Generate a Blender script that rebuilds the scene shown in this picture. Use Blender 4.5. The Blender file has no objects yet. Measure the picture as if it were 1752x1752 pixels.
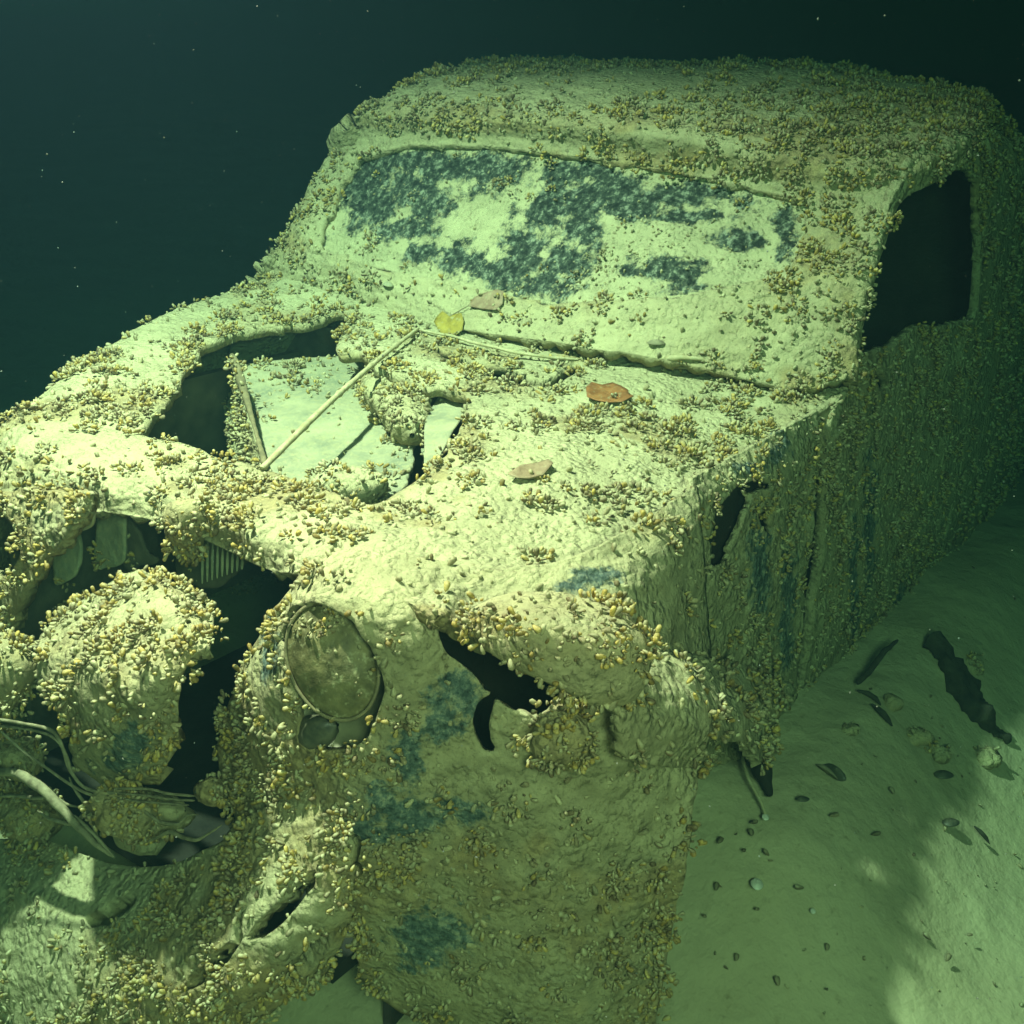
import bpy, math, numpy as np
from mathutils import Vector
rad = math.radians
rng = np.random.default_rng(7)

# ---------------------------------------------------------------- camera
# car frame: +X to the car's nose, +Y to the car's left side, +Z up, metres
CAM = np.array([2.272, 1.553, 1.6637]); YAW, PITCH, ROLL, FOC = -2.5449, -0.38, 0.0553, 2147.7
_f = np.array([math.cos(PITCH)*math.cos(YAW), math.cos(PITCH)*math.sin(YAW), math.sin(PITCH)])
_r0 = np.cross(_f, [0, 0, 1]); _r0 /= np.linalg.norm(_r0); _u0 = np.cross(_r0, _f)
_r = math.cos(ROLL)*_r0 + math.sin(ROLL)*_u0
_u = -math.sin(ROLL)*_r0 + math.cos(ROLL)*_u0
scene = bpy.context.scene
COL = scene.collection
from mathutils import Matrix
cd = bpy.data.cameras.new('camera'); cam = bpy.data.objects.new('camera', cd); COL.objects.link(cam)
cam.matrix_world = Matrix(((_r[0], _u[0], -_f[0], CAM[0]), (_r[1], _u[1], -_f[1], CAM[1]), (_r[2], _u[2], -_f[2], CAM[2]), (0, 0, 0, 1)))
cd.sensor_width = 36; cd.lens = 36*FOC/1752; cd.clip_start = .02; cd.clip_end = 200
scene.camera = cam

# ---------------------------------------------------------------- world, lamps, exposure (a diver's lamp-lit dive in the dark)
w = bpy.data.worlds.new('World'); scene.world = w; w.use_nodes = True
nt = w.node_tree; bg = nt.nodes['Background']
sky = nt.nodes.new('ShaderNodeTexSky'); sky.sky_type = 'NISHITA'; sky.sun_disc = False
sky.sun_elevation = rad(12); sky.sun_rotation = rad(200)
nt.links.new(sky.outputs[0], bg.inputs[0]); bg.inputs[1].default_value = 0.014

def spot(name, loc, target, power, size, blend, radius, color):
    l = bpy.data.lights.new(name, 'SPOT'); o = bpy.data.objects.new(name, l); COL.objects.link(o)
    o.location = loc
    o.rotation_euler = (Vector(target)-Vector(loc)).to_track_quat('-Z', 'Y').to_euler()
    l.energy = power; l.spot_size = rad(size); l.spot_blend = blend; l.shadow_soft_size = radius; l.color = color
    return o
spot('dive_lamp', (1.36, -0.24, 2.85), (.86, -.06, 0.85), 1420, 98, 1.0, 0.035, (.94, .54, .445))
spot('camera_lamp', (2.55, 2.05, 1.95), (0.35, 0.9, 0.5), 295, 112, 0.9, 0.22, (.97, .71, .45))

scene.view_settings.view_transform = 'Standard'; scene.view_settings.look = 'None'
scene.view_settings.gamma = 1; scene.view_settings.use_curve_mapping = False
scene.view_settings.exposure = 0
cy = scene.cycles
cy.use_denoising = True
cy.max_bounces = 4; cy.diffuse_bounces = 2; cy.glossy_bounces = 2; cy.transmission_bounces = 2; cy.volume_bounces = 1
cy.transparent_max_bounces = 6; cy.sample_clamp_indirect = 4
cy.caustics_reflective = False; cy.caustics_refractive = False

# ---------------------------------------------------------------- maths helpers
def ray(px, py): return _f + _r*(px-876)/FOC - _u*(py-876)/FOC
def at(px, py, **k):
    """the point on the sight line through a pixel that lies in the plane x=, y= or z=, or at distance d="""
    (a, v), = k.items(); d = ray(px, py)
    if a == 'd': return CAM + d*v
    i = 'xyz'.find(a); return CAM + d*((v-CAM[i])/d[i])
def proj(P):
    d = P-CAM; z = d@_f
    return np.stack([876+FOC*(d@_r)/z, 876-FOC*(d@_u)/z], -1), z
def _hash(i, j, k, s):
    n = (i*374761393 + j*668265263 + k*2147483647 + s*1274126177) & 0xffffffff
    n = ((n ^ (n >> 13))*1274126177) & 0xffffffff
    n = n ^ (n >> 16)
    return (n & 0xffff)/65535.0
def vnoise(P, fr, s=0):
    Q = np.asarray(P, float)*fr; b = np.floor(Q).astype(np.int64); t = Q-b; t = t*t*(3-2*t); o = 0
    for dx in (0, 1):
        for dy in (0, 1):
            for dz in (0, 1):
                wgt = (t[..., 0] if dx else 1-t[..., 0])*(t[..., 1] if dy else 1-t[..., 1])*(t[..., 2] if dz else 1-t[..., 2])
                o = o + wgt*_hash(b[..., 0]+dx, b[..., 1]+dy, b[..., 2]+dz, s)
    return o*2-1
def fbm(P, fr, s=0, n=3):
    o = 0; a = 1; t = 0
    for i in range(n): o = o + a*vnoise(P, fr*2**i, s+i*17); t += a; a *= .55
    return o/t
def inpoly(p, poly):
    poly = np.asarray(poly, float); x, y = p[..., 0], p[..., 1]; c = np.zeros(x.shape, bool); n = len(poly)
    for i in range(n):
        x1, y1 = poly[i]; x2, y2 = poly[(i+1) % n]
        if y1 == y2: continue
        c ^= ((y1 > y) != (y2 > y)) & (x < (x2-x1)*(y-y1)/(y2-y1)+x1)
    return c
def dpoly(p, poly):
    poly = np.asarray(poly, float); m = np.full(p.shape[:-1], 1e9); n = len(poly)
    for i in range(n):
        a = poly[i]; b = poly[(i+1) % n]; e = b-a; t = np.clip(((p-a)@e)/(e@e+1e-9), 0, 1)
        m = np.minimum(m, np.linalg.norm(p-(a+t[..., None]*e), axis=-1))
    return m
def cr(n, m):
    """catmull-rom weights: m samples over n controls"""
    W = np.zeros((m, n))
    for k, s in enumerate(np.linspace(0, n-1, m)):
        i = min(int(s), n-2); t = s-i
        c = [-.5*t+t*t-.5*t**3, 1-2.5*t*t+1.5*t**3, .5*t+2*t*t-1.5*t**3, -.5*t*t+.5*t**3]
        for q, wq in zip(range(i-1, i+3), c):
            if q < 0: W[k, 0] += 2*wq; W[k, 1] -= wq
            elif q > n-1: W[k, n-1] += 2*wq; W[k, n-2] -= wq
            else: W[k, q] += wq
    return W
def sst(a, b, x): t = np.clip((x-a)/(b-a), 0, 1); return t*t*(3-2*t)

# ---------------------------------------------------------------- materials
def mat(name, rough=.85, spec=.25):
    m = bpy.data.materials.new(name); m.use_nodes = True; t = m.node_tree
    b = t.nodes['Principled BSDF']; b.inputs['Roughness'].default_value = rough; b.inputs['Specular IOR Level'].default_value = spec
    return m, t, b
def nd(t, typ, **k):
    n = t.nodes.new(typ)
    for a, v in k.items(): setattr(n, a, v)
    return n
def noise(t, sc, det=4, rg=.6):
    g = nd(t, 'ShaderNodeTexCoord'); n = nd(t, 'ShaderNodeTexNoise'); n.inputs['Scale'].default_value = sc
    n.inputs['Detail'].default_value = det; n.inputs['Roughness'].default_value = rg; t.links.new(g.outputs['Object'], n.inputs['Vector']); return n.outputs['Fac']
def ramp(t, src, *st):
    r = nd(t, 'ShaderNodeValToRGB'); e = r.color_ramp.elements
    while len(e) < len(st): e.new(.5)
    for q, (p, c) in zip(e, st): q.position = p; q.color = (*c, 1) if len(c) == 3 else c
    t.links.new(src, r.inputs[0]); return r.outputs[0]
def mix(t, fac, a, b, mode='MIX'):
    m = nd(t, 'ShaderNodeMix', data_type='RGBA', blend_type=mode)
    for sock, v in ((m.inputs[0], fac), (m.inputs[6], a), (m.inputs[7], b)):
        if hasattr(v, 'links'): t.links.new(v, sock)
        elif isinstance(v, (int, float)): sock.default_value = v
        else: sock.default_value = (*v, 1)
    return m.outputs[2]
def mth(t, op, a, b=0.0, clamp=False):
    m = nd(t, 'ShaderNodeMath', operation=op, use_clamp=clamp)
    for s, v in ((m.inputs[0], a), (m.inputs[1], b)):
        if hasattr(v, 'links'): t.links.new(v, s)
        else: s.default_value = v
    return m.outputs[0]
def bump(t, b, h, dist, strength=1.0, prev=None):
    n = nd(t, 'ShaderNodeBump'); n.inputs['Distance'].default_value = dist; n.inputs['Strength'].default_value = strength
    t.links.new(h, n.inputs['Height'])
    if prev: t.links.new(prev, n.inputs['Normal'])
    t.links.new(n.outputs[0], b.inputs['Normal']); return n.outputs[0]
def upness(t):
    g = nd(t, 'ShaderNodeNewGeometry'); s = nd(t, 'ShaderNodeSeparateXYZ'); t.links.new(g.outputs['Normal'], s.inputs[0]); return s.outputs[2]

SILT = (.47, .445, .255); SILT2 = (.35, .335, .19); OCHRE = (.40, .30, .115)
def crust_mat(name='silted_crust', tl=None):
    # silt over rusty paint: attribute 'wear' r = bare dark teal, g = brown crust plus painted crevice shade
    m, t, b = mat(name)
    at_ = nd(t, 'ShaderNodeAttribute', attribute_name='wear_shade'); s = nd(t, 'ShaderNodeSeparateColor'); t.links.new(at_.outputs['Color'], s.inputs[0])
    base = ramp(t, noise(t, 9, 5), (.3, SILT2), (.62, SILT))
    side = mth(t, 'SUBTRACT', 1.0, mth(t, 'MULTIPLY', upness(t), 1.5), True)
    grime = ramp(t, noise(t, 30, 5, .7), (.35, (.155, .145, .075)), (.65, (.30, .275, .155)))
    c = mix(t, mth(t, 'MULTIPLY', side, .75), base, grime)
    br = ramp(t, noise(t, 55, 3), (.35, (.17, .115, .05)), (.65, (.38, .29, .12)))
    c = mix(t, mth(t, 'MULTIPLY', s.outputs[1], .75), c, br)
    teal = ramp(t, noise(t, 60, 6, .75), *(tl or ((.42, (.014, .020, .017)), (.53, (.058, .075, .055)), (.62, (.26, .29, .21)))))
    tn = mth(t, 'ADD', mth(t, 'MULTIPLY', mth(t, 'SUBTRACT', noise(t, 17, 10, .75), .5), 2.7), mth(t, 'MULTIPLY', mth(t, 'SUBTRACT', noise(t, 50, 8, .75), .5), 1.2))
    tf = mth(t, 'MULTIPLY', mth(t, 'SUBTRACT', mth(t, 'ADD', s.outputs[0], mth(t, 'MULTIPLY', tn, mth(t, 'GREATER_THAN', s.outputs[0], .03))), .07), 3.6, True)
    c = mix(t, tf, c, teal)
    sp = ramp(t, noise(t, 140, 3, .7), (.30, (.35, .32, .25)), (.42, (1, 1, 1)))
    c = mix(t, .8, c, sp, 'MULTIPLY')
    t.links.new(c, b.inputs['Base Color'])
    p = bump(t, b, noise(t, 210, 5, .7), .0035, .9)
    p = bump(t, b, noise(t, 60, 4, .6), .006, .6, p)
    g = nd(t, 'ShaderNodeTexCoord'); ds = nd(t, 'ShaderNodeMix', data_type='VECTOR'); ds.inputs[0].default_value = .012
    nz = nd(t, 'ShaderNodeTexNoise'); nz.inputs['Scale'].default_value = 60; t.links.new(g.outputs['Object'], nz.inputs['Vector'])
    t.links.new(g.outputs['Object'], ds.inputs[4]); t.links.new(nz.outputs['Color'], ds.inputs[5])
    vo = nd(t, 'ShaderNodeTexVoronoi'); vo.inputs['Scale'].default_value = 82; vo.inputs['Randomness'].default_value = 1; t.links.new(ds.outputs[1], vo.inputs['Vector'])
    hh = mth(t, 'SUBTRACT', 1.0, mth(t, 'MULTIPLY', vo.outputs['Distance'], 1.25), True)
    gate = ramp(t, noise(t, 17, 3, .6), (.40, (.08, .08, .08)), (.56, (1, 1, 1)))
    bump(t, b, mth(t, 'MULTIPLY', hh, gate), .008, .8, p); return m
def plain(name, lo, hi, sc=20, rough=.8, bd=.003, bs=90, spec=.25, dust=0.):
    m, t, b = mat(name, rough, spec)
    c = ramp(t, noise(t, sc, 5), (.32, lo), (.66, hi))
    if dust: c = mix(t, ramp(t, noise(t, 75, 5, .7), (.5-dust*.12, (0, 0, 0)), (.66-dust*.12, (1, 1, 1))), c, SILT2)
    t.links.new(c, b.inputs['Base Color'])
    if bd: bump(t, b, noise(t, bs, 4), bd, .8)
    return m
def shell_mat():
    m, t, b = mat('mussel_shell', .55, .35)
    at_ = nd(t, 'ShaderNodeAttribute', attribute_name='tint')
    oi = nd(t, 'ShaderNodeAttribute', attribute_name='tint')
    n = noise(t, 130, 3, .6)
    c = mix(t, ramp(t, n, (.35, (0, 0, 0)), (.65, (1, 1, 1))), at_.outputs['Color'], mix(t, 1.0, at_.outputs['Color'], (.55, .5, .42), 'MULTIPLY'))
    up = mth(t, 'MULTIPLY', mth(t, 'SUBTRACT', upness(t), .25, True), 1.3, True)
    c = mix(t, mth(t, 'MULTIPLY', mth(t, 'MULTIPLY', up, .95), ramp(t, noise(t, 22, 3), (.42, (.05, .05, .05)), (.60, (1, 1, 1)))), c, SILT)
    t.links.new(c, b.inputs['Base Color']); bump(t, b, noise(t, 420, 3, .7), .0015, .7); return m
def ground_mat():
    m, t, b = mat('silty_sand', .95, .1)
    c = ramp(t, noise(t, 2.2, 6, .6), (.3, (.33, .30, .17)), (.7, (.43, .40, .24)))
    c = mix(t, .6, c, ramp(t, noise(t, 55, 4, .7), (.28, (.55, .52, .45)), (.42, (1, 1, 1))), 'MULTIPLY')
    t.links.new(c, b.inputs['Base Color'])
    p = bump(t, b, noise(t, 130, 4, .6), .0015, .6); bump(t, b, noise(t, 14, 4), .02, .6, p); return m
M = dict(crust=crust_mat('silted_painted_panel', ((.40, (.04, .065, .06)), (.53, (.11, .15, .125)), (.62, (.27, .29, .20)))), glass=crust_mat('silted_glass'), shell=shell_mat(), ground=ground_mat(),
    inner=plain('rusty_inner_metal', (.05, .05, .035), (.13, .12, .075), 14),
    dark=plain('opening_shade_black', (.009, .010, .007), (.026, .026, .017), 12),  # near-black colour so the openings read as deep shade
    pale=plain('silted_pale_sheet', (.20, .215, .145), (.37, .36, .22), 13, .85, .005, 70, dust=.15),
    haze=None,
    wood=plain('pale_reed', (.30, .26, .13), (.50, .45, .27), 40, .8, .002, 160, dust=.2),
    twig=plain('dark_twig', (.10, .09, .05), (.22, .19, .10), 40, .8, .002, 120),
    cable=plain('silted_cable', (.12, .11, .065), (.30, .28, .17), 60, .75, .0015, 200),
    lens=plain('clouded_lens_glass', (.035, .034, .012), (.19, .17, .075), 26, .6, .005, 45, .3, dust=-.35),
    reflector=plain('dull_reflector', (.16, .16, .09), (.26, .25, .15), 16, .5, .0008, 60, .4),
    yleaf=plain('yellow_leaf', (.20, .15, .025), (.36, .28, .05), 60, .6, .003, 120, dust=-.45),
    oleaf=plain('brown_leaf', (.15, .060, .020), (.30, .135, .045), 50, .6, .003, 120, dust=-.45),
    pleaf=plain('faded_leaf', (.20, .13, .08), (.33, .25, .15), 50, .6, .003, 120, dust=-.45),
    log=plain('sunken_wood', (.012, .014, .010), (.05, .05, .03), 20, .85, .006, 60),
    white=plain('white_shell', (.5, .5, .4), (.7, .7, .58), 60, .5, .0005, 200, .4),
    blackshell=plain('dark_shell', (.03, .035, .025), (.10, .10, .06), 70, .45, .0008, 200, .4),
    snow=plain('drifting_speck', (.12, .14, .12), (.25, .28, .25), 60, .8, 0))

# ---------------------------------------------------------------- object helpers
def raw(name, V, F, m=None, parent=None, smooth=True, col=None, cname='wear_shade'):
    V = np.ascontiguousarray(V, np.float32); F = np.ascontiguousarray(F, np.int32); k = F.shape[1]
    me = bpy.data.meshes.new(name); me.vertices.add(len(V)); me.vertices.foreach_set('co', V.ravel())
    me.loops.add(F.size); me.loops.foreach_set('vertex_index', F.ravel())
    me.polygons.add(len(F)); me.polygons.foreach_set('loop_start', np.arange(0, F.size, k, dtype=np.int32))
    me.update(calc_edges=True)
    me.polygons.foreach_set('use_smooth', np.full(len(F), smooth, bool))
    if col is not None:
        a = me.color_attributes.new(cname, 'FLOAT_COLOR', 'POINT')
        c4 = np.ones((len(V), 4), np.float32); c4[:, :3] = col; a.data.foreach_set('color', c4.ravel())
    if m: me.materials.append(m)
    o = bpy.data.objects.new(name, me); COL.objects.link(o)
    if parent: o.parent = parent
    return o
def tag(o, label, cat, group=None):
    o['label'] = label; o['category'] = cat
    if group: o['group'] = group
    return o
def empty(name, loc=(0, 0, 0)):
    o = bpy.data.objects.new(name, None); o.location = loc; COL.objects.link(o); return o

CAV = CRES = None
SC = []          # scatter sources: (object, verts, faces, normals, density fn result)
def surface(name, V, F, N, parent, m, base, cuts=(), dens=0.5, teal=(), brown=0., sparse=(), dense=(), thick=.01, jag=5., keep=None, off=0., clump=1., maxd=5200, rim=1.0, size=1.0, ochre=.5, disp=1.0):
    px, z = proj(V)
    if off: V = V-N*off
    D = disp*(.010*fbm(V, 7, 3, 2)+.0055*fbm(V, 26, 5, 2)*base+.004*fbm(V, 75, 9, 2)*base)
    V = V+N*D[:, None]
    px, z = proj(V)
    # keep / cut with ragged edges
    C = V[F].mean(1); pc, zc = proj(C)
    j = np.stack([fbm(C, 24, 31, 3), fbm(C, 24, 47, 3)], -1)*jag*2.2
    ok = np.ones(len(F), bool)
    if keep is not None: ok &= inpoly(pc+j, keep)
    for c in cuts: ok &= ~inpoly(pc+j, c)
    F2 = F[ok]; used = np.zeros(len(V), bool); used[F2.ravel()] = True
    idx = np.cumsum(used)-1; Vn = V[used]; Nn = N[used]; F2 = idx[F2]; px = px[used]; C = C[ok]
    E_ = np.concatenate([F2[:, [0, 1]], F2[:, [1, 2]], F2[:, [2, 3]], F2[:, [3, 0]]]); Es = np.sort(E_, 1)
    key = Es[:, 0].astype(np.int64)*len(Vn)+Es[:, 1]; uq, cnt = np.unique(key, return_counts=True); be = uq[cnt == 1]
    ba, bb = be//len(Vn), be % len(Vn)
    for it in range(4):
        acc = np.zeros_like(Vn); ct = np.zeros(len(Vn)); np.add.at(acc, ba, Vn[bb]); np.add.at(acc, bb, Vn[ba]); np.add.at(ct, ba, 1); np.add.at(ct, bb, 1)
        q = ct == 2; Vn[q] = .5*Vn[q]+.5*acc[q]/2
    # wear colours
    r = np.zeros(len(Vn)); g = np.zeros(len(Vn))
    for (a, b_, ra, rb) in teal:
        r = np.maximum(r, np.exp(-(((px[:, 0]-a)/ra)**2+((px[:, 1]-b_)/rb)**2)))
    r = r*.78+.34*fbm(Vn, 18, 71, 4)*(r > .04) if len(teal) else r
    r = np.clip(r, 0, 1)
    cl = sst(-.1, .35, fbm(Vn, 6, 91, 3)+.25*fbm(Vn, 20, 12, 2))
    g = np.clip(brown+.5*brown*cl, 0, 1)*np.ones(len(Vn))
    # mussel density per vertex
    d = dens*(1-clump+clump*1.7*cl)
    for (a, b_, ra, rb, v) in sparse:
        d = d*(1-v*np.exp(-(((px[:, 0]-a)/ra)**2+((px[:, 1]-b_)/rb)**2)))
    for (a, b_, ra, rb, v) in dense:
        d = d+v*np.exp(-(((px[:, 0]-a)/ra)**2+((px[:, 1]-b_)/rb)**2))
    e = np.zeros(len(Vn))
    for c in cuts:
        if c is CAV or c is CRES: d = d*(1-.8*np.exp(-(dpoly(px, c)/24)**2)); continue
        q = dpoly(px, c); e = np.maximum(e, np.exp(-(q/26)**2))
    if keep is not None: e = np.maximum(e, np.exp(-(dpoly(px, keep)/22)**2))
    d = np.clip(d+rim*e*.8, 0, 1.3)*(1-.85*sst(.3, .5, r))
    g = np.clip(.6*g+.75*sst(.45, 1.05, d)*(.5+.5*cl), 0, 1)  # browner under dense clumps: painted shade of the crevices between mussels
    o = raw(name, Vn, F2, m, parent, True, np.stack([r, g, g*0], -1))
    if thick:
        md = o.modifiers.new('thickness', 'SOLIDIFY'); md.thickness = thick; md.offset = -1
    SC.append((o, Vn, F2, Nn, d, maxd, size, ochre+.45*e))
    return o
def grid(P):
    n, m = P.shape[:2]; V = P.reshape(-1, 3)
    du = np.gradient(P, axis=0); dv = np.gradient(P, axis=1)
    N = np.cross(du, dv).reshape(-1, 3); N /= np.linalg.norm(N, axis=1, keepdims=True)+1e-12
    i = np.arange(n*m).reshape(n, m)
    F = np.stack([i[:-1, :-1], i[1:, :-1], i[1:, 1:], i[:-1, 1:]], -1).reshape(-1, 4)
    return V, F, N
def patch(name, rows, parent, m=None, res=.0074, base=1., flip=None, **k):
    P = np.array(rows, float); n, q = P.shape[:2]
    L0 = np.linalg.norm(np.diff(P, axis=0), axis=2).sum(0).max(); L1 = np.linalg.norm(np.diff(P, axis=1), axis=2).sum(1).max()
    A = cr(n, max(int(L0/res), 3)); B = cr(q, max(int(L1/res), 3))
    G = np.einsum('ai,ijk,bj->abk', A, P, B)
    V, F, N = grid(G)
    s = ((CAM-V)*N).sum(1)
    if (flip is None and np.median(s) < 0) or flip: N = -N; F = F[:, ::-1]
    return surface(name, V, F, N, parent, m or M['crust'], base, **k)
def lump(name, pts, ra, parent, m=None, res=.008, base=1., flat=.7, updir=(0, 0, 1), power=2.4, **k):
    """a closed rounded body: superellipse rings of half-width ra swept along pts"""
    P = np.array(pts, float); n = max(int(np.linalg.norm(np.diff(P, axis=0), axis=1).sum()/res), 8)
    W = cr(len(P), n); C = W@P; R = np.maximum(W@np.array(ra, float), .002)
    if np.ndim(ra) == 1: R = np.stack([R, R*flat], 1)
    # rounded ends
    s = np.linspace(-1, 1, n); cap = np.clip(1-np.abs(s)**8, 0, 1)**.5; R = R*cap[:, None]+.0015
    T = np.gradient(C, axis=0); T /= np.linalg.norm(T, axis=1, keepdims=True)
    S = np.cross(T, updir); S /= np.linalg.norm(S, axis=1, keepdims=True); U = np.cross(S, T)
    mm = max(int(2*math.pi*R.max()/res), 8); th = np.linspace(0, 2*math.pi, mm, endpoint=False)
    c, s_ = np.cos(th), np.sin(th); c = np.sign(c)*np.abs(c)**(2/power); s_ = np.sign(s_)*np.abs(s_)**(2/power)
    G = C[:, None]+S[:, None]*(R[:, :1]*c)[..., None]+U[:, None]*(R[:, 1:]*s_)[..., None]
    V = G.reshape(-1, 3); i = np.arange(n*mm).reshape(n, mm); j = np.roll(i, -1, 1)
    F = np.stack([i[:-1], i[1:], j[1:], j[:-1]], -1).reshape(-1, 4)
    N = (G-C[:, None]).reshape(-1, 3); N /= np.linalg.norm(N, axis=1, keepdims=True)+1e-9
    f = V[F[0]]; 
    fn = np.cross(V[F[:, 1]]-V[F[:, 0]], V[F[:, 2]]-V[F[:, 0]]); 
    if ((fn*N[F[:, 0]]).sum(1)).mean() < 0: F = F[:, ::-1]
    k.setdefault('thick', 0); k.setdefault('rim', 0)
    return surface(name, V, F, N, parent, m or M['crust'], base, **k)
def tube(name, pts, r, m, parent=None, seg=8, wob=.0, res=.012, knots=0):
    P = np.array(pts, float); L = np.linalg.norm(np.diff(P, axis=0), axis=1).sum(); n = max(int(L/res), 4)
    W = cr(len(P), n); C = W@P; R = W@(np.array(r, float) if np.ndim(r) else np.full(len(P), r))
    if wob: C = C+wob*np.stack([fbm(C, 12, 3), fbm(C, 12, 4), fbm(C, 12, 6)], -1)
    R = R*(1+.18*fbm(C, 60, 8)); 
    if knots: R = R*(1+.35*(np.abs(np.sin(np.linspace(0, knots*math.pi, n))) < .12))
    R[0] *= .5; R[-1] *= .5
    T = np.gradient(C, axis=0); T /= np.linalg.norm(T, axis=1, keepdims=True)+1e-9
    a = np.array([0, 0, 1.]) if abs(T[:, 2]).mean() < .9 else np.array([1., 0, 0])
    S = np.cross(T, a); S /= np.linalg.norm(S, axis=1, keepdims=True); U = np.cross(S, T)
    th = np.linspace(0, 2*math.pi, seg, endpoint=False)
    G = C[:, None]+R[:, None, None]*(S[:, None]*np.cos(th)[None, :, None]+U[:, None]*np.sin(th)[None, :, None])
    V = G.reshape(-1, 3); i = np.arange(n*seg).reshape(n, seg); j = np.roll(i, -1, 1)
    F = np.stack([i[:-1], j[:-1], j[1:], i[1:]], -1).reshape(-1, 4)
    # end caps as quads to a doubled centre ring
    return raw(name, V, F, m, parent)
def box(name, x0, x1, y0, y1, z0, z1, m, parent=None):
    V = [(x, y, z) for x in (x0, x1) for y in (y0, y1) for z in (z0, z1)]
    F = [(0, 1, 3, 2), (4, 6, 7, 5), (0, 4, 5, 1), (2, 3, 7, 6), (0, 2, 6, 4), (1, 5, 7, 3)]
    return raw(name, V, F, m, parent, False)

# ================================================================= SEA BED
def gz(x, y):
    z = .10+.27*np.exp(-(np.maximum(np.abs(y-.45)-.42, 0)/.30)**2)*sst(.95, .35, x)*sst(-3.2, -1.2, x)
    return z-.22*sst(.95, 1.25, x)*sst(.7, .3, y)
def seabed():
    u = np.linspace(-1, 1, 430); s = 1.0*np.sinh(u*4.8)
    X, Y = np.meshgrid(s+.3, s+.9, indexing='ij')
    Z = gz(X, Y); P = np.stack([X, Y, Z*0], -1)
    Z = Z+.03*fbm(P, 1.3, 2, 2)+.010*fbm(P, 7, 3, 3)+.0035*fbm(P, 30, 5, 2)
    far = np.hypot(X, Y); Z = Z-.0*far
    V, F, N = grid(np.stack([X, Y, Z], -1))
    if N[:, 2].mean() < 0: F = F[:, ::-1]
    o = raw('sea_bed', V, F, M['ground']); o['kind'] = 'structure'
    return o
seabed()
def ground_at(px, py):
    z = .15
    for _ in range(12):
        p = at(px, py, z=z); z = .5*z+.5*float(gz(p[0], p[1]))
    return p

# ================================================================= THE WRECKED CAR
car = empty('wrecked_car', (0, 0, 0.1))
tag(car, 'sunken old car wreck overgrown with tan mussels and covered in pale silt', 'car wreck')
car.location = (0, 0, 0)
A = at
# ---- windscreen frame, header and roof
fr = [
 [A(430, 505, x=.05), A(640, 540, x=.06), A(900, 580, x=.1), A(1130, 615, x=.08), A(1350, 665, x=.02), A(1450, 650, x=-.02)],
 [A(480, 420, x=0), A(620, 450, x=0), A(900, 510, x=.02), A(1120, 530, x=.01), A(1350, 500, x=-.08), A(1462, 520, x=-.1)],
 [A(528, 335, x=-.1), A(650, 350, x=-.1), A(900, 380, x=-.1), A(1120, 400, x=-.12), A(1380, 420, x=-.18), A(1492, 420, x=-.2)],
 [A(575, 250, x=-.2), A(690, 245, x=-.2), A(900, 252, x=-.23), A(1120, 285, x=-.25), A(1400, 335, x=-.27), A(1530, 330, x=-.3)],
 [A(622, 190, x=-.215), A(740, 186, x=-.235), A(940, 200, x=-.245), A(1150, 226, x=-.265), A(1420, 270, x=-.30), A(1580, 268, x=-.37)],
 [A(700, 142, x=-.38), A(800, 135, x=-.42), A(980, 145, x=-.45), A(1180, 165, x=-.48), A(1430, 195, x=-.5), A(1650, 215, x=-.55)],
 [A(830, 108, x=-.7), A(960, 112, x=-.8), A(1100, 114, x=-.9), A(1250, 112, x=-.9), A(1400, 120, x=-.9), A(1640, 152, x=-.85)],
]
fr[-1][-1] = A(1665, 162, x=-.92)
for i, row in enumerate(fr): row.append(row[-1]+([-.05, .03, -.045] if i > 3 else [-.03, .01, -.02]))
last = [p+[-.5, 0, -.06-.10*(i > 4)] for i, p in enumerate(fr[-1])]; back = [p+[-.85, 0, -.45] for p in fr[-1]]
fr += [last, back]
F6 = []
for i, row in enumerate(fr):   # wrap down over the far side, hidden from here
    F6.append([row[0]+[-.02, -.07, -.45 if i > 2 else -.2], row[0]+[-.01, -.03, -.10 if i > 2 else -.06]]+row)
GL = [(545, 425), (560, 375), (582, 325), (612, 275), (700, 248), (850, 252), (1000, 268), (1150, 293), (1290, 325), (1385, 345), (1372, 420), (1345, 470), (1180, 505), (930, 522), (760, 478), (640, 458)]
TE = [(600, 320, 32, 35), (640, 285, 40, 16), (700, 275, 60, 17), (760, 285, 60, 25), (830, 290, 45, 30), (700, 330, 60, 36), (735, 355, 35, 28), (645, 350, 45, 40), (680, 395, 50, 22), (720, 430, 35, 14), (790, 445, 45, 22), (860, 465, 50, 18), (930, 485, 50, 20), (905, 425, 30, 50), (935, 365, 26, 50), (965, 300, 50, 25), (1005, 290, 40, 20), (1010, 340, 40, 35), (1060, 325, 45, 30), (1085, 360, 50, 18), (1150, 335, 55, 16), (1220, 330, 50, 14), (1268, 345, 30, 12), (1000, 395, 30, 25), (965, 450, 35, 28), (1080, 465, 25, 9), (1140, 465, 48, 22), (1240, 405, 32, 13), (1285, 412, 28, 12), (1342, 385, 18, 28), (1335, 435, 12, 18), (875, 300, 18, 16), (550, 410, 14, 14), (1180, 370, 50, 9)]
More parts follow.
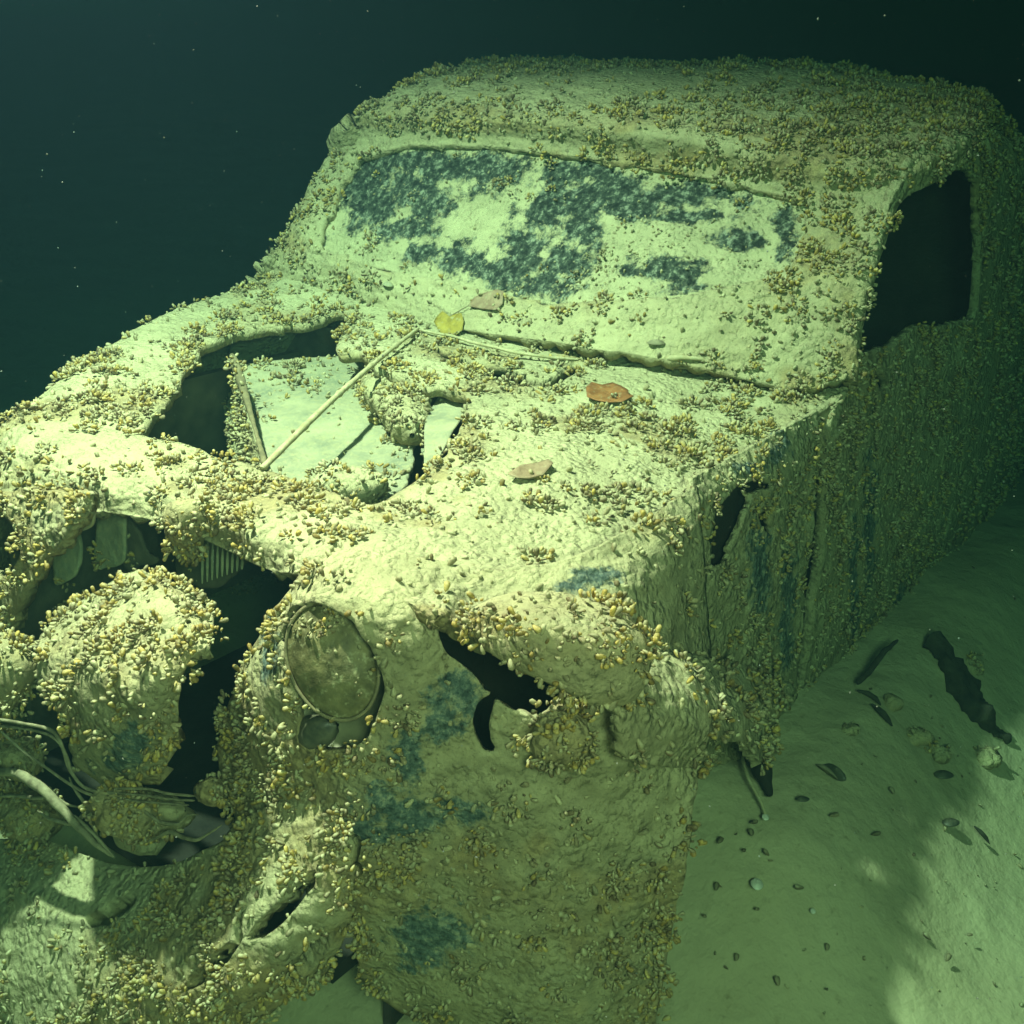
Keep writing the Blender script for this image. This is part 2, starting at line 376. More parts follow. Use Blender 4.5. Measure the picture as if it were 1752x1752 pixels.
roof = patch('roof', F6, car, res=.0085, cuts=[GL], dens=.85, clump=.45, brown=.35, thick=.025, jag=3,
  sparse=[(1100, 140, 400, 26, .85), (950, 172, 170, 12, .6), (900, 240, 380, 16, 1), (1250, 318, 140, 16, 1), (660, 236, 70, 12, .9), (700, 540, 260, 60, .75), (1150, 580, 240, 60, .85), (500, 460, 50, 60, .8), (560, 380, 30, 80, .5), (1250, 520, 90, 60, .7)],
  dense=[(1440, 430, 40, 200, .6), (1330, 285, 300, 24, .6), (900, 212, 340, 20, .6), (700, 195, 90, 26, .5), (1500, 230, 90, 60, .5), (500, 390, 30, 130, .4)], rim=.0, ochre=.45)
wsc = patch('windscreen', [r_[1:-1] for r_ in F6[1:6]], car, cuts=(), keep=[(530, 440), (545, 370), (565, 315), (600, 262), (700, 238), (850, 240), (1000, 255), (1150, 280), (1290, 312), (1400, 335), (1390, 430), (1360, 490), (1180, 520), (930, 535), (760, 492), (640, 472)], off=.016, dens=.12, teal=TE, brown=0, thick=.006, jag=2, rim=0, ochre=.1, size=.7, res=.006, base=.6, m=M['glass'],
  dense=[(1000, 470, 60, 15, .3), (850, 260, 200, 12, .2)])
# ---- hood and fender tops
h = [
 [A(430, 492, z=.995), A(600, 515, z=1.0), A(760, 545, z=1.0), A(950, 575, z=1.0), A(1200, 635, z=1.0), A(1400, 700, z=.99)],
 [A(330, 522, z=.97), A(480, 556, z=.96), A(640, 620, z=.965), A(860, 670, z=.975), A(1060, 700, z=.975), A(1290, 770, z=.95)],
 [A(200, 592, z=.95), A(330, 650, z=.94), A(560, 750, z=.93), A(740, 755, z=.955), A(920, 790, z=.96), A(1120, 880, z=.93)],
 [A(90, 668, z=.93), A(215, 735, z=.92), A(420, 805, z=.91), A(620, 860, z=.93), A(780, 880, z=.945), A(960, 960, z=.92)],
 [A(0, 742, z=.90), A(140, 806, z=.90), A(285, 840, z=.90), A(450, 905, z=.91), A(600, 930, z=.935), A(780, 985, z=.93)],
 [A(-60, 850, x=1.1), A(140, 872, x=1.065), A(282, 897, x=1.03), A(440, 968, x=1.045), A(535, 990, x=1.09), A(720, 1040, x=1.12)]]
pre = [p+[-.12, 0, .03] for p in h[0]]; h = [pre]+h
for i, row in enumerate(h):
    if i < 5: row[-1] = row[-1]+[0, -.030, -.004]; row.append(row[-1]+[0, .034, -.022]); row.append(row[-1]+[0, .020, -.045]); row.append(row[-1]+[0, .003, -.05])
    else: row += [row[-1]+[-.03, .03, -.02], row[-1]+[-.05, .05, -.04], row[-1]+[-.06, .06, -.06]]
h = [[row[0]+[0, -.07, -.22], row[0]+[0, -.035, -.05]]+row for row in h]
ENG = [(234, 738), (262, 708), (300, 670), (322, 622), (350, 590), (400, 570), (470, 558), (530, 550), (582, 534), (598, 540), (588, 570), (572, 603), (620, 608), (660, 632), (700, 650), (735, 662), (790, 668), (800, 700), (775, 755), (735, 805), (700, 830), (640, 868), (600, 858), (540, 835), (450, 806), (380, 784), (300, 760), (246, 748)]
VENT = [(690, 566), (740, 590), (800, 615), (860, 632), (930, 650), (950, 648), (972, 622), (995, 612), (985, 640), (950, 662), (880, 655), (800, 628), (730, 596)]
TEAR = [(1238, 862), (1262, 832), (1300, 818), (1330, 826), (1285, 845), (1278, 872), (1268, 905), (1250, 935), (1252, 948), (1238, 966), (1214, 980), (1217, 940), (1211, 925), (1223, 890), (1230, 872)]
TEAR2 = [(1296, 880), (1316, 868), (1312, 892), (1322, 920), (1300, 902)]
hood = patch('hood', h, car, cuts=[ENG, VENT, TEAR, TEAR2], dens=.62, clump=.85, brown=.12, thick=.022, jag=5,
  sparse=[(1150, 660, 190, 40, .9), (300, 620, 60, 40, .2), (180, 760, 60, 60, .5), (750, 580, 200, 40, .8), (1250, 600, 200, 40, .8), (900, 670, 120, 30, .6), (880, 770, 60, 25, .7), (60, 850, 90, 50, .5), (640, 560, 60, 40, .6)],
  dense=[(480, 545, 110, 16, .8), (170, 650, 60, 50, .4), (560, 910, 80, 40, .6), (300, 830, 160, 30, .5), (1230, 785, 110, 34, .8), (1340, 715, 60, 50, .8), (1090, 880, 60, 30, .5), (1000, 850, 90, 50, .3)], rim=.8, ochre=.42)
# ---- the car's right flank, turned away from here
top = [row[2] for row in h[:6]][::-1]+[np.array([x, -.74, z]) for x, z in ((-.35, 1.02), (-.8, 1.02), (-1.3, .95))]
for i in range(5): top[i] = top[i]+[0, -.045, -.06]
patch('right_side_panel', [[p+[0, dy, dz*(p[2]-.05)] for p in top] for dy, dz in ((.0, -.02), (-.05, -.2), (-.10, -.45), (-.11, -.75), (-.09, -1.05))], car, res=.012, dens=.6, clump=.5, brown=.2, thick=.015, rim=0)
# ---- far front face around the right headlight hole
FH = [(-60, 872), (8, 878), (30, 905), (36, 935), (28, 962), (2, 988), (-60, 990)]
nosel = patch('right_headlight_surround', [[A(-90, 820, x=1.10), A(60, 830, x=1.12), A(180, 845, x=1.12)], [A(-90, 950, x=1.15), A(40, 940, x=1.16), A(170, 930, x=1.14)], [A(-90, 1130, x=1.16), A(30, 1120, x=1.17), A(170, 1120, x=1.15)]],
  car, keep=[(-80, 832), (150, 850), (140, 875), (125, 905), (85, 945), (50, 1000), (28, 1045), (10, 1095), (-80, 1110)], cuts=[FH], dens=.5, brown=.1, thick=.03, sparse=[(70, 880, 50, 50, .5)], rim=.9, ochre=.55)
# ---- near front fender
w_ = [
 [A(508, 972, x=1.09), A(590, 940, x=1.09), A(700, 950, x=1.03), A(830, 975, x=.97), A(960, 960, x=.90), A(1080, 905, y=.73), A(1190, 830, y=.73)],
 [A(478, 1010, x=1.12), A(560, 985, x=1.14), A(690, 1010, x=1.10), A(800, 1050, x=1.04), A(960, 1030, x=.95), A(1080, 985, y=.78), A(1200, 900, y=.77)],
 [A(440, 1080, x=1.13), A(530, 1060, x=1.18), A(690, 1080, x=1.14), A(810, 1120, x=1.06), A(960, 1110, x=.98), A(1080, 1070, y=.81), A(1210, 1000, y=.79)],
 [A(395, 1180, x=1.13), A(480, 1180, x=1.19), A(650, 1190, x=1.16), A(780, 1210, x=1.09), A(950, 1210, x=1.01), A(1080, 1170, y=.85), A(1220, 1110, y=.81)],
 [A(368, 1300, x=1.13), A(470, 1300, x=1.18), A(610, 1330, x=1.17), A(745, 1350, x=1.11), A(930, 1340, x=1.03), A(1070, 1310, x=.95), A(1205, 1280, y=.90)],
 [A(400, 1420, x=1.15), A(500, 1430, x=1.18), A(600, 1470, x=1.17), A(735, 1500, x=1.11), A(915, 1520, x=1.04), A(1050, 1500, x=.96), A(1178, 1470, x=.87)],
 [A(430, 1560, x=1.12), A(520, 1580, x=1.13), A(600, 1620, x=1.13), A(720, 1650, x=1.09), A(900, 1690, x=1.03), A(1040, 1690, x=.95), A(1145, 1640, x=.87)],
 [A(470, 1680, x=1.05), A(530, 1700, x=1.06), A(610, 1720, x=1.08), A(700, 1780, x=1.05), A(890, 1860, x=1.01), A(1020, 1860, x=.94), A(1115, 1820, x=.87)]]
HL = [(497, 1045), (520, 1032), (560, 1040), (600, 1065), (635, 1110), (655, 1160), (655, 1205), (640, 1235), (632, 1262), (600, 1282), (560, 1288), (525, 1280), (508, 1255), (512, 1215), (500, 1170), (488, 1120), (486, 1080)]
CAV = [(746, 1062), (768, 1032), (850, 1040), (930, 1080), (990, 1150), (955, 1200), (915, 1230), (870, 1212), (828, 1180), (792, 1132), (758, 1112)]
CRES = [(812, 1205), (838, 1190), (850, 1200), (835, 1240), (845, 1275), (860, 1295), (825, 1285), (810, 1245)]  # slit cut in the fender to stand for the clump's crescent shadow
GRO = [(-60, 1400), (150, 1400), (300, 1420), (372, 1340), (366, 1230), (398, 1185), (400, 1130), (432, 1090), (470, 1040), (500, 1000), (525, 965), (480, 940), (-60, 900)]
OUT = [(470, 900), (1300, 760), (1300, 1050), (1225, 1180), (1222, 1290), (1192, 1330), (1180, 1450), (1150, 1600), (1118, 1760), (1110, 1900), (760, 1900), (755, 1762), (700, 1738), (640, 1705), (612, 1670), (603, 1600), (600, 1520), (350, 1520), (350, 900)]
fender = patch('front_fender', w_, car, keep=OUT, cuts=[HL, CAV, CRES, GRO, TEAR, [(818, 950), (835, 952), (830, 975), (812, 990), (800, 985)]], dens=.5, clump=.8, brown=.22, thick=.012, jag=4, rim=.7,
  teal=[(790, 1180, 30, 40), (750, 1230, 26, 40), (700, 1290, 22, 40), (650, 1370, 30, 26), (620, 1430, 30, 30), (1010, 985, 34, 14), (980, 1000, 20, 14), (800, 1390, 25, 16), (740, 1600, 60, 40), (460, 1110, 10, 50), (700, 1400, 40, 30)],
  sparse=[(700, 1120, 70, 90, .6), (1100, 1290, 80, 90, .85), (1080, 1050, 80, 60, .8), (800, 1300, 70, 70, .7), (470, 1150, 20, 80, .8), (900, 1560, 120, 60, .3), (1000, 930, 60, 20, .5)],
  dense=[(1150, 1600, 30, 160, .6), (900, 1480, 110, 80, .4), (850, 1640, 90, 60, .4), (940, 1240, 60, 70, .5), (560, 990, 60, 20, .5), (560, 1310, 90, 16, .7), (400, 1280, 25, 90, .6), (1010, 1650, 60, 110, .5), (480, 1390, 90, 50, .5)], ochre=.35)
# ---- cowl side and scuttle behind the fender
k_ = [
 [A(1180, 820, y=.715), A(1290, 762, y=.72), A(1400, 702, y=.735)],
 [A(1185, 880, y=.745), A(1295, 830, y=.75), A(1399, 780, y=.755)],
 [A(1190, 980, y=.76), A(1290, 950, y=.765), A(1387, 930, y=.765)],
 [A(1170, 1120, y=.77), A(1280, 1090, y=.775), A(1373, 1080, y=.775)],
 [A(1150, 1250, y=.79), A(1260, 1220, y=.785), A(1366, 1185, y=.78)],
 [A(1150, 1330, y=.80), A(1260, 1300, y=.79), A(1368, 1260, y=.78)]]
cowl = patch('cowl_side', k_, car, cuts=[TEAR, TEAR2], dens=.42, clump=.6, brown=.2, thick=.012, jag=2.5, rim=.15, res=.0055,
  teal=[(1340, 770, 16, 20), (1290, 800, 22, 10), (1300, 970, 14, 60), (1350, 1000, 10, 60), (1345, 1090, 12, 50)], sparse=[(1130, 960, 60, 80, .6)], ochre=.2, size=.85)
# ---- door with the window opening, rear body
ys = [(1.475, .66), (1.42, .71), (1.30, .722), (1.06, .745), (.92, .765), (.65, .785), (.40, .78), (.22, .77)]
WIN = [(1450, 614), (1462, 580), (1478, 530), (1490, 470), (1510, 400), (1530, 348), (1562, 315), (1600, 300), (1645, 288), (1664, 292), (1674, 312), (1677, 400), (1675, 515), (1666, 542), (1640, 554), (1600, 560), (1565, 556), (1545, 580), (1520, 595), (1490, 600)]
LUG = [(1492, 630), (1504, 622), (1512, 645), (1524, 655), (1522, 672), (1508, 668), (1494, 652)]
edge = [A(1590, 262, x=-.39), A(1545, 312, x=-.31), A(1500, 420, x=-.21), A(1452, 620, x=-.07), A(1418, 745, y=.755), A(1407, 930, y=.765), A(1389, 1085, y=.775), A(1378, 1185, y=.78)]
drows = []
for (z, y), e in zip(ys, edge):
    zz = e[2]
    drows.append([e]+[np.array([x, y-.02*max(0, -x-1.0), zz*.5+z*.5]) for x in (-.6, -.87)])
door = patch('door', drows, car, res=.008, cuts=[WIN, LUG, [(1440, 655), (1455, 645), (1458, 655), (1445, 672)]], dens=.62, clump=.4, brown=.25, thick=.02, jag=2.5, rim=.1, teal=[(1490, 900, 8, 120), (1460, 1000, 7, 90), (1540, 1050, 12, 60)], ochre=.15, size=.85)
rr = [[np.array([x, yy-.05*max(0, -x-1.3)-d, zz]) for x, d in ((-.875, 0), (-1.2, 0), (-1.6, .02), (-2.1, .06), (-2.7, .16))] for zz, yy in ((1.475, .66), (1.42, .71), (1.30, .722), (1.06, .745), (.92, .765), (.65, .785), (.40, .78), (.22, .77))]
for q, row in enumerate(rr):
    for p in row:
        p[2] = .1+(p[2]-.1)*(1-.16*max(0, -p[0]-1.0)) if q < 6 else p[2]
rear = patch('rear_side_panel', rr, car, dens=.5, clump=.5, brown=.25, thick=.02, res=.018, ochre=.1, rim=0, size=1.1)
# ---- running board and torn arch lip
rb = patch('running_board', [
 [A(1060, 1110, y=.84), A(1180, 1100, y=.80), A(1290, 1125, y=.785), A(1372, 1165, y=.78)],
 [A(1060, 1150, y=.87), A(1180, 1150, y=.875), A(1270, 1170, y=.85), A(1352, 1195, y=.82)],
 [A(1055, 1200, y=.885), A(1180, 1200, y=.91), A(1265, 1215, y=.90), A(1338, 1225, y=.85)],
 [A(1060, 1250, y=.895), A(1190, 1258, y=.925), A(1270, 1258, y=.91), A(1330, 1270, y=.86)],
 [A(1070, 1310, y=.90), A(1195, 1310, y=.91), A(1285, 1300, y=.90), A(1325, 1345, y=.86)]], car,
 keep=[(1095, 1112), (1160, 1112), (1215, 1122), (1290, 1140), (1360, 1175), (1352, 1205), (1325, 1235), (1322, 1290), (1300, 1302), (1275, 1268), (1240, 1262), (1212, 1272), (1205, 1310), (1150, 1320), (1066, 1300), (1050, 1190), (1050, 1112)],
 dens=.55, clump=.5, brown=.15, thick=.02, rim=.3, sparse=[(1140, 1170, 80, 50, .9), (1100, 1240, 60, 50, .7)], ochre=.3)
# ---- torn lamp bracket that sticks out of the fender, crust below it
br = lump('side_lamp_pod', [A(806, 1056, x=1.10), A(865, 1062, x=1.10), A(950, 1092, x=1.08), A(1040, 1122, x=1.03), A(1108, 1130, x=.99)], np.array([(.018, .014), (.044, .028), (.056, .042), (.058, .050), (.036, .036)]), car, dens=1.25, clump=.35, brown=.15, ochre=.7, power=3.8,
  sparse=[(1040, 1160, 90, 24, .8), (1000, 1062, 60, 12, .6)])
cl = lump('fender_mussel_clump', [A(915, 1250, x=1.05), A(940, 1258, x=1.045), A(970, 1262, x=1.03), A(990, 1315, x=1.01)], np.array([(.018, .018), (.034, .032), (.036, .032), (.018, .02)]), fender, dens=1.5, clump=.1, brown=.6, ochre=.4)
# ---- headlight: bowl, lens, rim
hl = empty('headlight', (0, 0, 0)); hl.parent = car
def dish(name, c, nrm, up, a, b, depth, m, parent, n=20, k=40, noise_=0., power=2., rimr=None):
    nrm = np.array(nrm, float); nrm /= np.linalg.norm(nrm); S = np.cross(up, nrm); S /= np.linalg.norm(S); U = np.cross(nrm, S)
    rr_ = np.linspace(0, 1, n)[:, None]; th = np.linspace(0, 2*math.pi, k, endpoint=False)[None]
    P = np.array(c)+(a*rr_*np.cos(th))[..., None]*S+(b*rr_*np.sin(th))[..., None]*U+(depth*(1-rr_**power)*np.ones_like(th))[..., None]*nrm
    if noise_: P = P+nrm*(noise_*fbm(P.reshape(-1, 3), 40, 3).reshape(P.shape[:2]))[..., None]
    V = P.reshape(-1, 3); i = np.arange(n*k).reshape(n, k); j = np.roll(i, -1, 1)
    F = np.stack([i[:-1], i[1:], j[1:], j[:-1]], -1).reshape(-1, 4)
    o = raw(name, V, F, m, parent)
    md = o.modifiers.new('thickness', 'SOLIDIFY'); md.thickness = .004; md.offset = -1
    return o, V, F
hc = A(572, 1165, x=1.13)
tilt = _r*.35-_u*.94
dish('reflector_bowl', hc, (.92, .22, .30), (0, 0, 1), .085, .112, -.06, M['reflector'], hl)
lc = A(568, 1132, x=1.165)
nn = np.array((.86, .38, .30))
upv = _u*.90-_r*.36
lo, lV, lF = dish('lens', lc, nn, upv, .060, .080, .022, M['lens'], hl, n=24, k=48, noise_=.003)
lpx, _ = proj(lV); SC.append((lo, lV, lF, np.tile(nn/np.linalg.norm(nn), (len(lV), 1)), .12+.9*np.exp(-((lpx[:, 1]-1062)/26)**2)+.5*np.exp(-((lpx[:, 0]-640)/16)**2), 1, .8, .3))
th = np.linspace(0, 2*math.pi, 24, endpoint=True); nn1 = nn/np.linalg.norm(nn); S_ = np.cross(upv, nn1); S_ /= np.linalg.norm(S_); U_ = np.cross(nn1, S_)
tube('lens_rim', [lc+S_*.062*math.cos(a)+U_*.082*math.sin(a) for a in th], .0026, M['twig'], hl, seg=6, res=.006)
lump('bulb_socket', [A(515, 1252, x=1.165), A(545, 1250, x=1.17), A(578, 1240, x=1.165)], np.array([(.014, .018), (.020, .024), (.010, .012)]), hl, M['blackshell'], dens=0)
# ---- grille piece (mussel covered hump), left lump
hump = patch('grille_remnant', [
 [A(105, 1050, x=1.08), A(215, 985, x=1.08), A(290, 985, x=1.08), A(372, 1050, x=1.08)],
 [A(88, 1068, x=1.17), A(190, 1010, x=1.17), A(270, 990, x=1.17), A(368, 1058, x=1.17)],
 [A(62, 1105, x=1.27), A(170, 1085, x=1.27), A(280, 1085, x=1.26), A(358, 1100, x=1.24)],
 [A(58, 1170, x=1.30), A(165, 1170, x=1.32), A(260, 1180, x=1.31), A(318, 1180, x=1.27)],
 [A(100, 1260, x=1.28), A(175, 1260, x=1.31), A(240, 1270, x=1.30), A(300, 1262, x=1.27)],
 [A(130, 1330, x=1.24), A(185, 1345, x=1.26), A(235, 1352, x=1.25), A(280, 1345, x=1.24)]], car,
 dens=.8, clump=.35, brown=.2, thick=.03, rim=0, sparse=[(200, 1270, 70, 60, .75), (260, 1180, 60, 60, .5)], dense=[(150, 1100, 90, 40, .5), (110, 1240, 30, 70, .5)], ochre=.6, teal=[(230, 1270, 20, 40), (200, 1310, 30, 16)],
 keep=[(60, 1085), (90, 1060), (150, 1020), (205, 990), (240, 972), (270, 985), (300, 1003), (335, 1002), (362, 1035), (378, 1085), (352, 1112), (322, 1130), (307, 1170), (302, 1250), (272, 1342), (190, 1345), (130, 1320), (118, 1240), (62, 1180)])
lump('grille_fragment', [A(-60, 1150, x=1.25), A(0, 1160, x=1.25), A(50, 1180, x=1.22)], np.array([(.055, .07), (.06, .07), (.03, .05)]), car, dens=1.2, clump=.2, brown=.3, ochre=.6)
# ---- bumper and buckled valance at the lower left
vr = [
 [A(-90, 1440, x=1.20), A(60, 1436, x=1.20), A(200, 1478, x=1.20), A(320, 1470, x=1.20), A(420, 1396, x=1.19), A(535, 1345, x=1.175)],
 [A(-90, 1540, x=1.29), A(50, 1535, x=1.28), A(190, 1565, x=1.27), A(330, 1548, x=1.26), A(450, 1480, x=1.235), A(585, 1425, x=1.195)],
 [A(-90, 1650, x=1.35), A(50, 1650, x=1.34), A(180, 1660, x=1.33), A(325, 1640, x=1.31), A(465, 1570, x=1.27), A(604, 1505, x=1.205)],
 [A(-90, 1780, x=1.38), A(30, 1780, x=1.38), A(160, 1770, x=1.37), A(300, 1735, x=1.34), A(455, 1655, x=1.29), A(598, 1580, x=1.20)],
 [A(-90, 1950, x=1.40), A(30, 1930, x=1.40), A(150, 1900, x=1.38), A(290, 1840, x=1.34), A(430, 1750, x=1.28), A(560, 1660, x=1.17)]]
for r_ in vr: print('VR', [tuple(round(float(c), 2) for c in p) for p in r_])
bump_ = patch('bumper_valance', vr, car, dens=.75, clump=.6, brown=.2, thick=.03, jag=2, rim=0,
 cuts=[[(150, 1592), (145, 1575), (165, 1560), (195, 1540), (232, 1530), (232, 1548), (205, 1565), (185, 1582)],
       [(420, 1612), (440, 1580), (485, 1538), (525, 1497), (545, 1482), (540, 1514), (508, 1552), (476, 1588), (442, 1612)],
       [(302, 1702), (325, 1668), (365, 1636), (394, 1610), (400, 1570), (414, 1575), (414, 1612), (390, 1648), (345, 1688)],
       [(495, 1668), (525, 1618), (580, 1590), (555, 1636), (518, 1674)],
       [(215, 1455), (290, 1462), (330, 1462), (380, 1440), (405, 1400), (420, 1360), (400, 1345), (200, 1345)]],
 sparse=[(40, 1600, 110, 110, .95), (110, 1500, 60, 40, .7), (0, 1700, 120, 60, .7), (482, 1550, 50, 30, .9), (440, 1600, 30, 30, .9), (355, 1650, 40, 30, .8), (535, 1635, 40, 30, .8), (190, 1560, 50, 25, .8)],
 dense=[(480, 1430, 90, 60, .5), (60, 1540, 30, 30, .4), (350, 1600, 120, 70, .4)], ochre=.42)
# ---- inside: engine bay liner, inner panels, radiator core, box
inner = [('firewall', (.06, .08, -.66, .68, .2, .93)), ('engine_bay_floor', (.08, 1.10, -.44, .46, .20, .23)), ('inner_wing_light_block', (.06, .80, .64, .655, .05, .86)), ('inner_wing_light_block', (.79, 1.02, .50, .515, .05, .84)), ('inner_wing_light_block', (.79, .80, .50, .66, .05, .86)), ('inner_wing_light_block', (.60, 1.0, .45, .785, .825, .84)), ('inner_wing_light_block', (.20, .64, .724, .730, .45, .922)), ('inner_wing_light_block', (.1, .72, -.60, -.58, .31, .86)), ('inner_wing_light_block', (.70, 1.03, -.42, -.405, .2, .82)),  # near-side wing plates are added to block light leaking through the body
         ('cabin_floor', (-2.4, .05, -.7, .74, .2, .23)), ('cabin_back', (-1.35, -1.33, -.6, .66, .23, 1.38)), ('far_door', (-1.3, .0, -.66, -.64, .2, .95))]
for n_, (a, b, c, d, e, f) in inner: box(n_, a, b, c, d, e, f, M['dark'] if 'cabin' in n_ or 'floor' in n_ or 'door' in n_ or (n_ == 'inner_wing_light_block' and c > .3) else M['inner'], car)
patch('inner_guard', [[A(395, 560, z=.94), A(600, 530, z=.95)], [A(395, 640, z=.78), A(580, 625, z=.79)]], car, m=M['crust'], dens=.05, thick=.008, base=.4, rim=0)
bx = patch('engine_box', [
 [A(412, 622, z=.87), A(510, 612, z=.875), A(620, 606, z=.88), A(700, 640, z=.88)],
 [A(432, 700, z=.86), A(530, 700, z=.87), A(640, 690, z=.88), A(740, 700, z=.88)],
 [A(448, 780, z=.85), A(545, 790, z=.85), A(650, 790, z=.86), A(745, 780, z=.87)],
 [A(460, 840, z=.83), A(550, 862, z=.84), A(640, 880, z=.85), A(700, 870, z=.86)]], car, m=M['pale'], dens=.16, clump=1, thick=.012, base=.5, rim=.25, keep=[(408, 620), (440, 612), (600, 606), (700, 628), (770, 690), (720, 800), (650, 880), (540, 860), (452, 812), (436, 740)], cuts=[[(703, 832), (708, 780), (716, 745), (728, 750), (726, 785), (714, 825)]],
 dense=[(520, 630, 50, 22, .6), (455, 660, 20, 60, .4), (670, 640, 40, 40, .8)], ochre=.25, disp=.7)
patch('engine_box_side', [[A(408, 640, z=.87), A(452, 806, z=.85)], [A(384, 680, z=.76), A(402, 800, z=.74)]], car, dens=.9, clump=.3, thick=.01, base=.8, rim=0, ochre=.25)
lump('engine_clump', [A(640, 650, z=.90), A(690, 700, z=.91), A(705, 745, z=.90)], np.array([(.045, .030), (.055, .04), (.03, .03)]), car, dens=.95, clump=.2, brown=.1, ochre=.3)
lump('silt_heap', [A(540, 825, z=.87), A(600, 832, z=.88), A(660, 825, z=.88)], np.array([(.03, .02), (.05, .03), (.03, .02)]), car, dens=.25, clump=.9)
patch('loose_flap', [[A(752, 672, z=.93), A(792, 668, z=.94)], [A(728, 720, z=.925), A(795, 700, z=.935)], [A(726, 770, z=.92), A(765, 755, z=.93)], [A(725, 805, z=.91), A(742, 800, z=.91)]], car, m=M['pale'], dens=.08, base=.2, thick=.004, rim=0, jag=1)
# crossmember strut and things hanging in the grille opening
lump('grille_strut', [A(312, 852, x=1.06), A(318, 890, x=1.06), A(320, 930, x=1.05), A(325, 965, x=1.04)], np.array([(.028, .028), (.034, .034), (.026, .026), (.015, .015)]), car, dens=1.0, clump=.2, brown=.4, ochre=.6, updir=(1, 0, 0))
def plate(name, poly, plane, m, parent, thick=.006, cols=None, **k):
    """a flat-ish sheet cut to an outline, lying in the given plane"""
    p = np.array(poly); x0, y0 = p.min(0)-3; x1, y1 = p.max(0)+3
    if callable(plane): q = [[plane(a, b) for a in (x0, (x0+x1)/2, x1)] for b in (y0, (y0+y1)/2, y1)]
    else: q = [[A(a, b, **plane) for a in (x0, x1)] for b in (y0, y1)]
    return patch(name, q, parent, m=m, keep=poly, thick=thick, res=k.pop('res', .004), base=k.pop('base', .4), jag=k.pop('jag', 1), dens=k.pop('dens', .03), rim=0, **k)
plate('hanging_plate', [(168, 868), (215, 872), (212, 960), (200, 968), (185, 970), (165, 978), (160, 940)], dict(x=.98), M['pale'], car, res=.006)
plate('hanging_plate', [(212, 880), (235, 905), (250, 945), (272, 958), (265, 968), (235, 968), (220, 980), (208, 965)], dict(x=.96), M['inner'], car, res=.006)
plate('hanging_plate', [(82, 930), (135, 905), (136, 965), (125, 990), (100, 1003), (88, 1000), (92, 975)], dict(x=1.0), M['pale'], car, res=.006)
plate('rounded_tab', [(138, 852), (160, 858), (162, 890), (150, 905), (120, 915), (110, 905)], dict(x=1.105), M['reflector'], car, res=.004)
# radiator core: upright tubes
rc = plate('radiator_core', [(300, 900), (345, 915), (425, 950), (424, 960), (405, 980), (380, 1002), (350, 1010), (300, 985)], dict(x=.93), M['inner'], car, res=.006)
for i in range(9):
    xx = 347+i*8.5; y0 = 922+i*4.2; y1 = 998-i*3.0
    if y1-y0 < 12: continue
    tube('radiator_tube', [A(xx, y0, x=.945), A(xx-1, y1, x=.945)], .0028, M['pale'], rc, seg=6, res=.03)

# ================================================================= LOOSE THINGS
bpy.context.view_layer.update(); _dg = bpy.context.evaluated_depsgraph_get()
def on(px, py, dz=0.0):
    """the spot on whatever has been built so far behind a pixel"""
    d = Vector(ray(px, py)).normalized(); hit, loc, *_ = scene.ray_cast(_dg, Vector(CAM), d, distance=12)
    return np.array(loc)+[0, 0, dz]
def thing(o, label, cat, group=None): return tag(o, label, cat, group)
thing(tube('reed_stick', [on(448, 808, .006)*(1-q)+on(716, 572, .014)*q+[0, 0, .012*math.sin(q*3.14)] for q in (0, .36, .7, 1)], [.0060, .0056, .005, .0042], M['wood'], None, seg=10, knots=5), 'long straight pale reed lying over the open engine bay', 'stick')
thing(tube('thin_twig', [on(690, 558, .002), on(740, 577, .012), on(820, 600, .016), on(900, 616, .014), on(990, 618, .004)], [.002, .003, .0035, .0035, .003], M['wood'], None, wob=.004), 'thin curved twig lying along the rear edge of the hood', 'twig')
thing(tube('short_twig', [on(1098, 622, .002), on(1150, 618, .008), on(1205, 626, .012)], [.004, .006, .003], M['wood'], None, wob=.006), 'short silt-covered twig on the cowl right of the curved twig', 'twig')
thing(tube('forked_twig', [on(1120, 628, .004), on(1180, 634, .006), on(1232, 637, .008)], [.003, .004, .002], M['twig'], None, wob=.004), 'dark twig end just below the short silted twig on the cowl', 'twig')
thing(lump('encrusted_rod', [A(396, 606, z=.95), A(415, 660, z=.93), A(435, 730, z=.91), A(456, 804, z=.90)], np.array([(.009, .009), (.007, .007), (.0035, .0035), (.003, .003)]), None, M['twig'], res=.004, dens=.0, dense=[(402, 625, 30, 40, 1.2)], disp=.3), 'thin dark rod leaning on the left side of the box in the engine bay', 'rod')
def leaf(name, pts, m, h, label, cat='leaf', stem=None, curl=.006):
    p = np.array(pts, float); c = p.mean(0); n = len(p); V = []; F = []; rings = 5
    for i in range(rings+1):
        for j in range(n):
            q = c+(p[j]-c)*i/rings
            v = h(q[0], q[1]); d = np.linalg.norm(q-c)/40; V.append(v+np.array([0, 0, curl*d*d+.003*math.sin(j*2.1)*i/rings]))
    for i in range(rings):
        for j in range(n):
            a = i*n+j; b = i*n+(j+1) % n; F.append((a, a+n, b+n, b))
    F = np.array(F); o = raw(name, V, F, m)
    md = o.modifiers.new('thickness', 'SOLIDIFY'); md.thickness = .0012
    if stem: tube('stem', [h(*s) for s in stem], .0013, M['twig'], o, seg=5)
    return tag(o, label, cat)
